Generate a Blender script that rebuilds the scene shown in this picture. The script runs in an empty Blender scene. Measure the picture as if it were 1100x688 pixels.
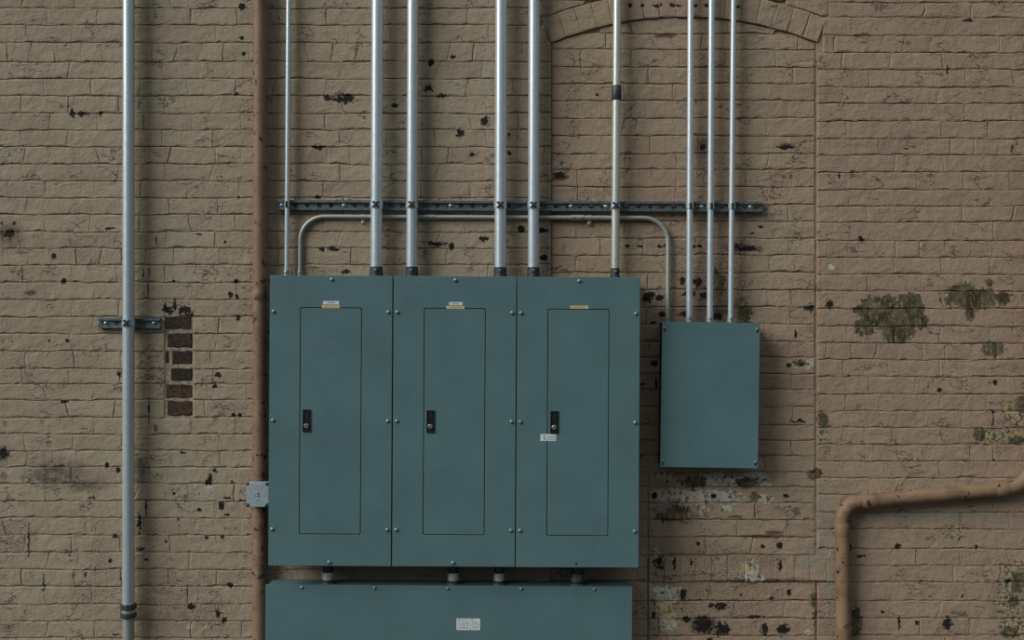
import bpy, bmesh, math, random
from mathutils import Vector, Matrix, noise

random.seed(7)
scene = bpy.context.scene
COL = scene.collection

# ------------------------------------------------------------------ camera
F = 40.0 / 36.0 * 1100.0        # focal length in pixels of the 1100x688 frame
D = 4.7                         # camera to wall, metres
CZ = 1.6                        # eye height
cam_d = bpy.data.cameras.new('camera'); cam_d.lens = 40.0; cam_d.sensor_width = 36.0
cam = bpy.data.objects.new('camera', cam_d); COL.objects.link(cam)
cam.location = (0, -D, CZ); cam.rotation_euler = (math.pi / 2, 0, 0)
scene.camera = cam

# ------------------------------------------------------------------ light
w = bpy.data.worlds.new('overcast'); scene.world = w; w.use_nodes = True
wt = w.node_tree; bg = wt.nodes['Background']
# overcast sky: brightest overhead, a third of that at the horizon, dull ground below
_tc = wt.nodes.new('ShaderNodeTexCoord'); _sx = wt.nodes.new('ShaderNodeSeparateXYZ'); wt.links.new(_tc.outputs['Generated'], _sx.inputs[0])
_rp = wt.nodes.new('ShaderNodeValToRGB'); wt.links.new(_sx.outputs['Z'], _rp.inputs[0])
_mr = wt.nodes.new('ShaderNodeMapRange'); _mr.inputs[1].default_value = -1; _mr.inputs[2].default_value = 1
wt.links.new(_sx.outputs['Z'], _mr.inputs[0]); wt.links.new(_mr.outputs[0], _rp.inputs[0])
_e = _rp.color_ramp.elements
_e[0].position = 0.495; _e[0].color = (0.03, 0.03, 0.03, 1)
_e[1].position = 1.0; _e[1].color = (0.90, 1.0, 1.06, 1)
_n = _e.new(0.505); _n.color = (0.15, 0.17, 0.185, 1)
wt.links.new(_rp.outputs[0], bg.inputs[0]); bg.inputs[1].default_value = 0.47
la = bpy.data.lights.new('hazy_sun', 'SUN'); la.energy = 2.5; la.angle = math.radians(36); la.color = (1.0, 0.985, 0.95)
lo = bpy.data.objects.new('hazy_sun', la); COL.objects.link(lo)
lo.rotation_euler = Vector((0.76, 0.47, -0.56)).to_track_quat('-Z', 'Y').to_euler()

vs = scene.view_settings
vs.view_transform = 'Standard'; vs.look = 'None'; vs.gamma = 1.0; vs.use_curve_mapping = False
vs.exposure = 0.06

# ------------------------------------------------------------------ helpers
def sc(d):
    return F / (D - d)
def P(px, py, d=0.0):
    """photo pixel at distance d in front of the wall -> world point"""
    s = sc(d)
    return Vector(((px - 550.0) / s, -d, CZ - (py - 344.0) / s))

ORIGIN = {}
def link(name, mesh, mat, parent=None, world_origin=None):
    o = bpy.data.objects.new(name, mesh); COL.objects.link(o)
    if mat is not None and not mesh.materials: mesh.materials.append(mat)
    wo = Vector(world_origin) if world_origin is not None else Vector((0, 0, 0))
    ORIGIN[o.name] = wo
    if parent is not None:
        o.parent = parent; o.location = wo - ORIGIN[parent.name]
    else:
        o.location = wo
    return o

def build(name, bm, mat, parent=None, bevel=0.0, smooth=False):
    """bmesh in (upright) world coordinates -> one object with its origin at its centre"""
    bmesh.ops.recalc_face_normals(bm, faces=bm.faces)
    xs = [v.co for v in bm.verts]
    c = Vector([(min(v[i] for v in xs) + max(v[i] for v in xs)) / 2 for i in range(3)])
    for v in bm.verts: v.co -= c
    if smooth:
        for f in bm.faces: f.smooth = True
        for e in bm.edges:
            if len(e.link_faces) == 2 and e.calc_face_angle(0) > 0.75: e.smooth = False
    me = bpy.data.meshes.new(name); bm.to_mesh(me); bm.free()
    o = link(name, me, mat, parent, c)
    if bevel:
        m = o.modifiers.new('bevel', 'BEVEL'); m.width = bevel; m.segments = 2; m.limit_method = 'ANGLE'
    return o

def tag(o, label, cat=None, group=None, kind=None):
    o['label'] = label
    if cat: o['category'] = cat
    if group: o['group'] = group
    if kind: o['kind'] = kind
    return o

def thing(name, label, cat, loc, group=None, roty=0.0):
    o = bpy.data.objects.new(name, None); COL.objects.link(o)
    o.empty_display_size = 0.05
    o.location = loc; o.rotation_euler = (0, roty, 0)
    ORIGIN[o.name] = Vector(loc)
    return tag(o, label, cat, group)

def box(bm, x0, x1, y0, y1, z0, z1):
    vs_ = [bm.verts.new((x, y, z)) for x in (x0, x1) for y in (y0, y1) for z in (z0, z1)]
    for f in ((0, 1, 3, 2), (4, 6, 7, 5), (0, 4, 5, 1), (2, 3, 7, 6), (0, 2, 6, 4), (1, 5, 7, 3)):
        bm.faces.new([vs_[i] for i in f])
    return bm

def tube(bm, pts, r, n=20, caps=True):
    """pipe along points; r a number or list of radii"""
    pts = [Vector(p) for p in pts]
    rs = r if isinstance(r, (list, tuple)) else [r] * len(pts)
    rings = []; up = None
    for i, p in enumerate(pts):
        a = pts[max(0, i - 1)]; b = pts[min(len(pts) - 1, i + 1)]
        t = b - a
        if t.length < 1e-9: t = pts[-1] - pts[0]
        t.normalize()
        if up is None:
            up = Vector((0, -1, 0)) if abs(t.y) < 0.9 else Vector((0, 0, 1))
        u = (up - t * up.dot(t)).normalized(); v = t.cross(u)
        rings.append([bm.verts.new(p + (u * math.cos(2 * math.pi * k / n) + v * math.sin(2 * math.pi * k / n)) * rs[i]) for k in range(n)])
    for a, b in zip(rings, rings[1:]):
        for k in range(n):
            bm.faces.new((a[k], a[(k + 1) % n], b[(k + 1) % n], b[k]))
    if caps:
        bm.faces.new(rings[0]); bm.faces.new(rings[-1][::-1])
    return bm

def lathe_y(bm, cx, z, prof, n=14):
    """turned about an axis towards the viewer; prof = [(radius, y)...]"""
    rings = []
    for r, y in prof:
        if r < 1e-6: rings.append([bm.verts.new((cx, y, z))])
        else: rings.append([bm.verts.new((cx + r * math.cos(2 * math.pi * k / n), y, z + r * math.sin(2 * math.pi * k / n))) for k in range(n)])
    for a, b in zip(rings, rings[1:]):
        for k in range(n):
            if len(a) == 1 and len(b) == 1: continue
            if len(b) == 1: bm.faces.new((a[k], a[(k + 1) % n], b[0]))
            elif len(a) == 1: bm.faces.new((a[0], b[(k + 1) % n], b[k]))
            else: bm.faces.new((a[k], a[(k + 1) % n], b[(k + 1) % n], b[k]))
    return bm

def prism(bm, outline, y0, y1):
    """outline [(x,z)] extruded along y"""
    a = [bm.verts.new((x, y0, z)) for x, z in outline]
    b = [bm.verts.new((x, y1, z)) for x, z in outline]
    n = len(a)
    bm.faces.new(a); bm.faces.new(b[::-1])
    for i in range(n): bm.faces.new((a[i], a[(i + 1) % n], b[(i + 1) % n], b[i]))
    return bm

def rrect(x0, x1, z0, z1, r, n=4):
    out = []
    for cx, cz, a0 in ((x1 - r, z1 - r, 0), (x0 + r, z1 - r, 90), (x0 + r, z0 + r, 180), (x1 - r, z0 + r, 270)):
        for k in range(n + 1):
            a = math.radians(a0 + 90 * k / n)
            out.append((cx + r * math.cos(a), cz + r * math.sin(a)))
    return out

# ------------------------------------------------------------------ node helpers
class NT:
    def __init__(s, name):
        s.m = bpy.data.materials.new(name); s.m.use_nodes = True
        s.t = s.m.node_tree; s.b = s.t.nodes['Principled BSDF']
    def n(s, typ, **kw):
        x = s.t.nodes.new(typ)
        for k, v in kw.items(): setattr(x, k, v)
        return x
    def put(s, sock, v):
        if hasattr(v, 'is_linked') or isinstance(v, bpy.types.NodeSocket): s.t.links.new(v, sock)
        else: sock.default_value = v
    def math(s, op, a, b=0.0, c=None, clamp=False):
        x = s.n('ShaderNodeMath', operation=op); x.use_clamp = clamp
        s.put(x.inputs[0], a); s.put(x.inputs[1], b)
        if c is not None: s.put(x.inputs[2], c)
        return x.outputs[0]
    def vmath(s, op, a, b=None, c=None):
        x = s.n('ShaderNodeVectorMath', operation=op); s.put(x.inputs[0], a)
        if b is not None: s.put(x.inputs[1], b)
        if c is not None: s.put(x.inputs[2], c)
        return x.outputs['Value'] if op == 'LENGTH' else x.outputs[0]
    def noise(s, vec, scale, detail=2.0, rough=0.5, color=False):
        x = s.n('ShaderNodeTexNoise'); s.put(x.inputs['Vector'], vec)
        x.inputs['Scale'].default_value = scale; x.inputs['Detail'].default_value = detail; x.inputs['Roughness'].default_value = rough
        return x.outputs['Color'] if color else x.outputs['Fac']
    def ramp(s, v, lo, hi, a=0.0, b=1.0):
        x = s.n('ShaderNodeMapRange'); x.interpolation_type = 'SMOOTHSTEP'; x.clamp = True
        s.put(x.inputs[0], v); x.inputs[1].default_value = lo; x.inputs[2].default_value = hi
        x.inputs[3].default_value = a; x.inputs[4].default_value = b
        return x.outputs[0]
    def mix(s, f, a, b):
        x = s.n('ShaderNodeMix', data_type='RGBA')
        s.put(x.inputs[0], f)
        for i, v in ((6, a), (7, b)):
            if isinstance(v, tuple): v = v + (1,) if len(v) == 3 else v
            s.put(x.inputs[i], v)
        return x.outputs[2]
    def bump(s, h, strength, dist):
        x = s.n('ShaderNodeBump'); x.inputs['Strength'].default_value = strength; x.inputs['Distance'].default_value = dist
        s.put(x.inputs['Height'], h); s.t.links.new(x.outputs[0], s.b.inputs['Normal'])
    def pos(s):
        return s.n('ShaderNodeNewGeometry').outputs['Position']
    def obj(s):
        return s.n('ShaderNodeTexCoord').outputs['Object']

def simple(name, col, rough=0.5, metal=0.0, var=0.12, vscale=40, bump=0.0, bscale=300, spec=0.5):
    t = NT(name); p = t.pos()
    nz = t.noise(p, vscale, 3)
    dark = tuple(c * (1 - var) for c in col); light = tuple(min(1, c * (1 + var)) for c in col)
    t.put(t.b.inputs['Base Color'], t.mix(t.ramp(nz, 0.3, 0.7), dark, light))
    t.b.inputs['Roughness'].default_value = rough; t.b.inputs['Metallic'].default_value = metal
    t.b.inputs['Specular IOR Level'].default_value = spec
    if bump: t.bump(t.noise(p, bscale, 2), bump, 0.001)
    return t.m

# ------------------------------------------------------------------ materials
def enamel():
    t = NT('teal_enamel'); p = t.pos()
    f = t.math('ADD', t.math('MULTIPLY', t.noise(p, 5, 3), 0.45), t.math('MULTIPLY', t.noise(p, 260, 3, 0.7), 0.55))
    c = (0.092, 0.174, 0.186)
    t.put(t.b.inputs['Base Color'], t.mix(t.ramp(f, 0.36, 0.64), tuple(x * 0.90 for x in c), tuple(x * 1.10 for x in c)))
    t.b.inputs['Roughness'].default_value = 0.55; t.b.inputs['Specular IOR Level'].default_value = 0.35
    t.bump(t.noise(p, 420, 2), 0.12, 0.001)
    return t.m
TEAL = enamel()
TEAL_SHADE = simple('shade_dark_enamel', (0.030, 0.046, 0.048), 0.7, 0.0, 0.05, 6)  # body enamel darkened: shade of the seams and box sides put into its colour
SCREW = simple('screw_zinc', (0.40, 0.48, 0.48), 0.35, 0.8, 0.1)
STRUT = simple('strut_zinc', (0.135, 0.172, 0.185), 0.5, 0.55, 0.25, 60)
DARKM = simple('dark_fitting', (0.055, 0.070, 0.075), 0.5, 0.5, 0.35, 120, 0.3, 200)
BLACK = simple('black_plastic', (0.008, 0.011, 0.012), 0.45)
INK = simple('print_ink', (0.04, 0.05, 0.055), 0.8)
WHITE = simple('white_sticker', (0.62, 0.70, 0.70), 0.6, 0, 0.05)
BLUEW = simple('blue_white_sticker', (0.58, 0.68, 0.78), 0.6, 0, 0.05)
YELLOW = simple('yellow_sticker', (0.58, 0.46, 0.20), 0.6, 0, 0.08)
GREYINK = simple('grey_print', (0.22, 0.25, 0.24), 0.8)
PLATE = simple('galvanized_plate', (0.40, 0.50, 0.53), 0.5, 0.45, 0.12, 60)
MORTAR = simple('bare_mortar', (0.30, 0.265, 0.20), 0.95, 0, 0.35, 60, 0.6, 90)
GROUND = simple('asphalt', (0.055, 0.054, 0.052), 0.9, 0, 0.2, 5, 0.3, 60)

def galv(name, col, rough=0.42):
    t = NT(name); p = t.pos()
    st = t.n('ShaderNodeMapping'); t.put(st.inputs[0], p); st.inputs['Scale'].default_value = (1, 1, 0.06)
    a = t.noise(st.outputs[0], 90, 2); b = t.noise(p, 45, 4, 0.6)
    f = t.ramp(t.math('ADD', t.math('MULTIPLY', a, 0.5), t.math('MULTIPLY', b, 0.5)), 0.3, 0.7)
    t.put(t.b.inputs['Base Color'], t.mix(f, tuple(c * 0.92 for c in col), col))
    t.b.inputs['Metallic'].default_value = 0.6
    t.put(t.b.inputs['Roughness'], t.ramp(b, 0.3, 0.7, rough - 0.01, rough + 0.03))
    return t.m
GALV = galv('galvanized_steel', (0.66, 0.76, 0.81), 0.35)
GALV_DULL = galv('weathered_galvanized_steel', (0.42, 0.46, 0.42), 0.5)

def pipe_paint():
    t = NT('brown_pipe_paint'); p = t.pos()
    base = t.mix(t.ramp(t.noise(p, 9, 4), 0.3, 0.7), (0.205, 0.126, 0.074), (0.262, 0.168, 0.102))
    base = t.mix(t.math('MULTIPLY', t.ramp(t.noise(p, 14, 5, 0.7), 0.5, 0.68), 0.6), base, (0.115, 0.066, 0.038))
    scratch = t.ramp(t.noise(p, 55, 3, 0.6), 0.66, 0.72)
    base = t.mix(t.math('MULTIPLY', scratch, 0.6), base, (0.33, 0.22, 0.15))
    chips = t.ramp(t.noise(t.vmath('ADD', p, (7.3, 2.0, 1.0)), 30, 4, 0.65), 0.60, 0.63)
    base = t.mix(chips, base, (0.025, 0.018, 0.014))
    t.put(t.b.inputs['Base Color'], base); t.b.inputs['Roughness'].default_value = 0.6
    t.bump(t.math('SUBTRACT', t.noise(p, 70, 4), chips), 0.4, 0.002)
    return t.m
PIPE = pipe_paint()

def bare_brick():
    t = NT('bare_brick'); p = t.pos()
    oi = t.n('ShaderNodeObjectInfo').outputs['Random']
    c = t.mix(oi, (0.034, 0.022, 0.014), (0.110, 0.055, 0.030))
    c = t.mix(t.ramp(t.noise(p, 60, 4, 0.65), 0.42, 0.62), c, (0.014, 0.011, 0.009))
    t.put(t.b.inputs['Base Color'], c); t.b.inputs['Roughness'].default_value = 0.9
    t.bump(t.noise(p, 130, 4, 0.65), 0.7, 0.004)
    return t.m
BRICK = bare_brick()

# wear of the painted wall, photo pixels (x, y, half width, half height)
CHIPS = [
 (9,252,6,5),(2,487,6,6),
 (181,334,5,4),(199,334,6,5),(188,329,2,7),(205,340,3,5),(177,330,2,5),
 (371,106,10,4.5),(353,105,5,3.2),(343,158,6,2.6),(463,67,3.2,4.5),(460,95,5,3.6),(475,102.5,5,2.2),(424,113.5,4,2.2),(520.5,130,4.5,5.5),
 (494,142.5,4,4.6),(508,166,5,1.8),(487,61,2.6,1.8),(547,145,2,2.2),(547,165,2.3,2.3),(341,212,4,1.6),(358,268,7,2),(346,268,3,2),
 (470,262,9,2.5),(485,265,3,4),(521,257,5,2.5),(372,292,5,2),(478,234,5,1.5),(560,246,4,4),(584,277,4,3),(583,248,5,3),(598,284,4,2),
 (78,122,2.6,4.6),(87,122,7,2.4),(108,122,2.3,2.3),(260,7,3.6,3.6),(262,58,1.8,2.2),(254,101,2.2,2.2),(260,41,2.2,1.8),(167,18,.8,3.6),(158,19,.7,3),
 (68,302,2.8,3),(58,275,2.4,3.5),(254,302,2.8,2.2),(248,317,2.3,3.2),(255,319,2,3),(2,240,1.7,1.7),(15.5,240,1.7,1.7),(214,252,3.6,1.3),(256,212,2,1.4),
 (116,246,4,1.3),(187,302,1.8,1.3),(256,342,2.6,2.4),(159,312,.8,8),(154,294,.8,6),(168,259,.7,6),(160,294,.7,5),(242,260,1.3,1.3),(122,245,3,1),
 (53,366,1.5,1.5),(72.5,366,1.9,1.7),(3,368,1.2,1.2),(14,368,1.2,1.2),(128,402,2.8,2.2),(234,403,3.8,2.6),(231,415,2.3,2.4),(126.5,505,3,2.8),
 (197,486.5,3.6,1.4),(231,506,2.2,2),(226,513,2.3,4),(115,500,2.3,3.2),(202,466,1.5,1.2),(251,446,2,2),(257,446.5,1.8,2.3),(160,442,.7,14),(70,432,5,1.5),
 (118,602.5,2.5,2.2),(157,602,2.3,2.1),(238,544,3.6,4.2),(244,535.5,4.5,1.4),(244,553,3,1.4),(224,519,3.6,3.4),(187,531,1.4,1.3),(192,558,1.4,1.4),
 (192.5,565.5,1.4,1.4),(178.5,582,1.4,1.6),(150,591,4.5,2),(124,576,3,2.6),(92,618,1.4,2.8),(125,682,4,1.1),(247,629,4,2.6),(222,578,2,2),(239,577,2.6,2),
 (258,538,1.3,1.2),(249,518,1.5,1.4),(150,561,2,10),(157,545,1,10),(206,652,4,3),(234,660,2,6),(241,667,3,3),(31,581,.9,18),(47,626,.8,10),(99,535,4,1.2),(214,548,3,2)]
CHIPS_C = [
 (677,6,2.5,2.2),(690,6,1.9,1.7),(705,7,3.2,2.2),(710,5,2,1.8),(722,6,2.4,2.2),(728,6,5,1.1),(747,6.5,2.4,2.3),(759,6,2.2,2.2),(793,7,2.5,2.3),(769,6,1.4,1.2),
 (642,101.5,1.6,1.4),(755,158,2.8,4),(602,188,6.5,4),(675,264.5,3,1.8),(688,264.5,3,1.2),(709,264.5,3,1.6),(714,264,1.5,2),(745,265,3,1.6),(752,265,3,1.8),
 (791,264,2.3,2.2),(697,318,5.5,6),(709,320,4,3),(733,302,2.8,4),(750,303,5,5),(757,318,5,4),(742,316,7,3),(712,338,4,3),(703,391,4,3),(705,412,1.4,6),(702,347,3,2),
 (716,400,2,3),(690,413,3,1.5),(703,533.5,3,3.4),(767,533.5,3,3),(845,533.5,3,2.4),(708,604,4.6,6),(742,604,1,4),(847.5,637,2.5,3),(775,652,6,3.6),(764,651,3,2.6),
 (756,672,10,8),(776,676,8,6.5),(822,676,4,5),(841,677,6,5.5),(734,640,3.4,6),(796,639,1.4,1.2),(828,644,3.5,1),(862,392,2.5,1.6),(848,392.5,3,2.8),(838,608,1.2,8),
 (855,360,1.4,5),(870,331,5,3.6),(762,688,6,3),(812,663,8,1.6),(737,666,5,2.6),(702,661,2,4),(724,604,1.6,6),(820,588,2,2),(750,585,2.6,2.6),(838,587,3.5,3.5),
 (818,244,4,1.2),(808,251,3,1),(803,267,12,3),(770,340,6,4),(738,338,8,3),(858,453,7,1.6),(843,158,9,2.2)]
CHIPS_R = [
 (925,257,2.8,3.4),(891,327,3.6,5),(912,404,1.5,1.2),(1069,411,2,3),(1063,411,1,1),(1067,443,1.5,2.4),(1067,452,.6,7),(1009,419,3,2.4),(1068,495,1.5,1.2),
 (1049,588,2,2.8),(964,587.5,3,3),(925,598,6,1),(966,670,1.2,8),(1017,670,5,6),(948,658,1.8,1.4),(985,670,2,2.6),(1083,624,3,2.6),(913,588,1.4,5),(1034,641,1.2,2),
 (902,189,1,4),(1018,75,1,5),(1087,160,1,5),(974,160,3,1.2),(1040,22,5,1.4)]
OLIVE_C = [(800,336,9,8),(745,519,13,7),(804,519,13,6),(728,552,13,9),(712,556,8,5),(860,390,7,3.5),(770,305,10,12),(810,534,4,5),(880,660,6,20),(876,645,5,10),(875,510,6.5,6)]
OLIVE_R = [(953,338,15,20),(975,326,14,10),(1040,322,16,9),(940,334,18,15),(929,352,11,9),(966,345,20,21),(981,335,12,19),(962,362,13,7),(924,333,7,5),(988,345,9,9),(1034,316,14,12),(1050,322,14,11),(1062,320,8,10),(1077,321,7,8),
 (1042,337,5,8),(1063,304,4,4),(1024,322,9,6),(1067,375,12,8),(884,451,6,8),(1097,436,7,9),(1093,473,9,4),(1052,467,6,8),(920,668,6,16),(1094,625,7,11),(1084,680,9,6),(1018,670,6,5),(1089,647,7,5),(877,509,6,6)]
CREAM_C = [(745,534,30,7),(800,516,26,6),(770,514,20,5),(722,533,23,6),(765,515,13,6),(781,534,14,7),(820,517,9,5),(822,537,7,5),(781,546,6,4),(713,645,10,12),(718,667,9,9),(716,634,15,4),(864,391,13,4),(805,613,9,9),(812,620,6,5),(707,594,6,4),(868,680,4,3),(716,512,9,5),(756,548,5,4)]
CREAM_R = [(1085,441,8,9),(1094,451,8,6),(1061,471,13,9),(1083,467,14,6),(1088,622,14,15),(1083,652,14,16),(1091,675,16,12),(1028,571,9,5),(1030,578,4,5),(881,468,7,6),(1020,322,7,8),(960,330,5,8),(893,287,3,2.6),(947,458,3,2.4)]
SOOT_L = [(9,249,10,10),(10,252,18,18),(2,487,12,11),(62,507,40,18),(50,515,22,12),(151,506,10,26),(90,522,34,9),(4,512,6,6)]
SOOT_C = [(757,158,16,18),(770,330,60,22),(740,350,14,12)]
RUST_L = [(167,460,2.4,5),(33,315,8,3)]
RUST_C = [(845,156,9,2.6),(603,190,9,4),(822,577,32,2.6),(832,573,12,2.4),(793,266,16,6),(756,672,16,12),(715,38,14,3),(820,624,70,2.4),(790,556,9,2)]
SPECK_L = [(107,610,14,40),(98,640,22,26),(190,645,45,38),(162,570,10,16),(20,575,22,24),(230,660,28,26),(180,330,16,10),(194,331,10,12)]
SPECK_C = [(640,205,36,8),(770,300,50,30),(780,600,80,16),(770,640,80,40),(800,265,24,12),(615,110,10,40)]
SPECK_R = [(1085,640,24,40),(900,660,30,24),(1080,465,26,24),(850,210,14,30),(870,345,16,10)]
DUST = [(891,612,6,85),(884,560,12,40),(1010,556,80,7),(868,600,14,14)]
FLAKE = [(893,287,3.4,2.8),(204,673,2.6,4),(225,523,3,1.3),(220,674,1.2,1.2)]

def px_blob(b):
    p = P(b[0], b[1]); return (p.x, p.z, b[2] / 260.04, b[3] / 260.04)

def wall_paint(name, chips, olive, cream, soot, rust, speck, cA, cB, cC, cream_col=((0.50, 0.485, 0.425), (0.50, 0.42, 0.24)), ofrag=0.8, more_dark=0.03):
    t = NT(name); p = t.pos()
    nz = t.noise(p, 62, 5, 0.68, color=True)
    nc = t.vmath('SUBTRACT', nz, (0.5, 0.5, 0.5))
    pd = t.vmath('MULTIPLY_ADD', nc, (0.034, 0.0, 0.030), p)          # ragged edges
    nz2 = t.vmath('SUBTRACT', t.noise(p, 22, 4, 0.65, color=True), (0.5, 0.5, 0.5))
    pd2 = t.vmath('MULTIPLY_ADD', nz2, (0.050, 0.0, 0.050), pd)
    frag = t.math('MULTIPLY', t.math('SUBTRACT', t.noise(p, 58, 5, 0.72), 0.5), 4.2)
    def field(blobs, src):
        cur = None
        for b in blobs:
            x, z, rx, rz = px_blob(b)
            q = t.vmath('MULTIPLY_ADD', src, (1 / rx, 0, 1 / rz), (-x / rx, 0, -z / rz))
            l = t.vmath('LENGTH', q)
            cur = l if cur is None else t.math('MINIMUM', cur, l)
        return cur
    n_big = t.noise(p, 1.7, 3); n_mid = t.noise(p, 9, 4, 0.6); n_fine = t.noise(p, 140, 3, 0.6)
    rnd = t.n('ShaderNodeObjectInfo').outputs['Random']
    base = t.mix(t.ramp(n_big, 0.35, 0.65), cA, cB)
    base = t.mix(t.math('MULTIPLY', t.ramp(n_mid, 0.5, 0.75), 0.45), base, cC)
    base = t.mix(t.math('MULTIPLY', t.ramp(rnd, 0.72, 1.0), 0.30), base, cC)
    base = t.mix(t.math('MULTIPLY', t.ramp(n_fine, 0.45, 0.75), 0.16), base, tuple(c * 1.5 for c in cA))
    # fine hairline cracks of the old paint
    cm = t.n('ShaderNodeMapping'); t.put(cm.inputs[0], p); cm.inputs['Scale'].default_value = (0.65, 1, 1.5)
    rid = t.math('ABSOLUTE', t.math('SUBTRACT', t.noise(cm.outputs[0], 8.5, 4, 0.6), 0.5))
    crack = t.math('MULTIPLY', t.ramp(rid, 0.011, 0.003), t.ramp(t.noise(p, 7, 3), 0.50, 0.60))
    base = t.mix(t.math('MULTIPLY', crack, 0.8), base, (0.05, 0.042, 0.034))
    depth = t.math('MULTIPLY', crack, 0.5)
    if soot:
        so = t.ramp(field(soot, pd), 1.25, 0.1, 0.0, 1.0)
        so = t.math('MULTIPLY', so, t.ramp(t.noise(p, 40, 4, 0.7), 0.25, 0.75, 0.35, 0.9))
        base = t.mix(t.math('MULTIPLY', so, 0.95), base, (0.035, 0.03, 0.026))
    if olive:
        du = t.ramp(field(DUST, pd2), 1.3, 0.5)
        base = t.mix(t.math('MULTIPLY', du, 0.55), base, (0.27, 0.262, 0.205))
    if rust:
        ru = t.ramp(field(rust, pd), 1.15, 0.55)
        base = t.mix(t.math('MULTIPLY', ru, 0.8), base, (0.085, 0.036, 0.026))
    if cream:
        cr = t.ramp(t.math('ADD', field(cream, pd), frag), 1.20, 1.08)
        sp = t.ramp(t.math('ADD', t.noise(p, 62, 5, 0.72), more_dark), 0.55, 0.63)
        cc = t.mix(t.ramp(t.noise(p, 9, 3), 0.48, 0.64), cream_col[0], cream_col[1])
        cc = t.mix(sp, cc, (0.075, 0.066, 0.045))
        base = t.mix(cr, base, cc); depth = t.math('MAXIMUM', depth, t.math('MULTIPLY', cr, 0.6))
    if olive:
        ol = t.ramp(t.math('MULTIPLY_ADD', frag, ofrag, field(olive, pd)), 1.06, 0.98)
        oc = t.mix(t.ramp(t.noise(p, 16, 5, 0.7), 0.38, 0.62), (0.046, 0.037, 0.017), (0.135, 0.115, 0.072))
        stv = t.n('ShaderNodeMapping'); t.put(stv.inputs[0], p); stv.inputs['Scale'].default_value = (1, 1, 0.35)
        oc = t.mix(t.math('MULTIPLY', t.ramp(t.noise(stv.outputs[0], 80, 5, 0.72), 0.52, 0.64), 0.75), oc, (0.30, 0.255, 0.165))
        base = t.mix(ol, base, oc); depth = t.math('MAXIMUM', depth, t.math('MULTIPLY', ol, 0.7))
    if speck:
        sk = t.ramp(field(speck, pd), 1.3, 0.5)
        th = t.math('SUBTRACT', t.noise(p, 210, 3, 0.65), t.math('MULTIPLY', sk, 0.085))
        sk = t.math('MULTIPLY', t.ramp(th, 0.345, 0.305), t.ramp(sk, 0.05, 0.2))
        base = t.mix(sk, base, (0.035, 0.026, 0.02)); depth = t.math('MAXIMUM', depth, t.math('MULTIPLY', sk, 0.6))
    big = [b for b in chips if max(b[2], b[3]) >= 4.5 and min(b[2], b[3]) > 1.5]; small = [b for b in chips if b not in big]
    ch = t.math('MAXIMUM', t.ramp(field(small, pd), 1.12, 0.9), t.ramp(t.math('ADD', field(big, pd), frag), 1.06, 0.95))
    base = t.mix(ch, base, (0.017, 0.015, 0.013)); depth = t.math('MAXIMUM', depth, ch)
    # stray specks everywhere
    st = t.ramp(t.noise(p, 105, 3, 0.6), 0.245, 0.215)
    base = t.mix(t.math('MULTIPLY', st, 0.8), base, (0.03, 0.025, 0.02))
    fl = t.ramp(field(FLAKE, pd), 1.1, 0.9)
    base = t.mix(fl, base, (0.50, 0.47, 0.42))
    t.put(t.b.inputs['Base Color'], base)
    t.b.inputs['Roughness'].default_value = 0.8; t.b.inputs['Specular IOR Level'].default_value = 0.25
    h = t.math('MULTIPLY', t.noise(p, 20, 6, 0.66), 1.3)
    h = t.math('ADD', h, t.math('MULTIPLY', t.noise(cm.outputs[0], 7, 3), 1.2))
    h = t.math('ADD', h, t.math('MULTIPLY', n_fine, 0.22))
    h = t.math('SUBTRACT', h, t.math('MULTIPLY', depth, 0.45))
    t.bump(h, 0.55, 0.012)
    return t.m

PAINT_L = wall_paint('painted_brick_buff', CHIPS, [], [], SOOT_L, RUST_L, SPECK_L, (0.360, 0.303, 0.216), (0.350, 0.280, 0.200), (0.285, 0.212, 0.155))
PAINT_C = wall_paint('painted_brick_infill', CHIPS_C, OLIVE_C, CREAM_C, SOOT_C, RUST_C, SPECK_C, (0.355, 0.276, 0.192), (0.345, 0.252, 0.180), (0.270, 0.188, 0.138))
PAINT_R = wall_paint('painted_brick_rose', CHIPS_R, OLIVE_R, CREAM_R, [], [], SPECK_R, (0.350, 0.262, 0.186), (0.340, 0.245, 0.178), (0.270, 0.190, 0.142), ((0.38, 0.31, 0.205), (0.44, 0.335, 0.18)), 0.42, 0.06)

# ------------------------------------------------------------------ the brick wall
ROWS_L = [9,27,46,66.5,85,103,122,140,158,176.5,195,213,231,249.5,267,285,304,322,341,359,378,397,413,430,449,467,485,502.5,520.5,539,557,575.5,594,612.5,631,650,668,686]
ROWS_C = [-16,0,18,36,53,72,90,108,127,146,165,182,201,220,238,256,274.5,293,312,330,348,367.5,385,402,419,438,457,474,490,508,524,541,559,578,597,625,646,665,684]
ROWS_R = [3,19,38,57,75,94,111.5,130,149,167,185,204,222,239,259,277,295,313,332,351,369,387,405,424,442,460,478,496,514,532,551,569,590,608,626,646,665,683]
def extend(rows):
    r = list(rows)
    while r[0] > -150: r.insert(0, r[0] - 18.2)
    while r[-1] < 750: r.append(r[-1] + 18.2)
    return r
XC, YC, RI = 735.0, 397.0, 379.0           # centre and radius of the relieving arch
RE = RI + 28.0
def intrados(x):
    q = RI * RI - (x - XC) ** 2
    return YC - math.sqrt(q) if q > 0 else 1e6
def extrados(x):
    q = RE * RE - (x - XC) ** 2
    return YC - math.sqrt(q) if q > 0 else 1e6

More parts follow.
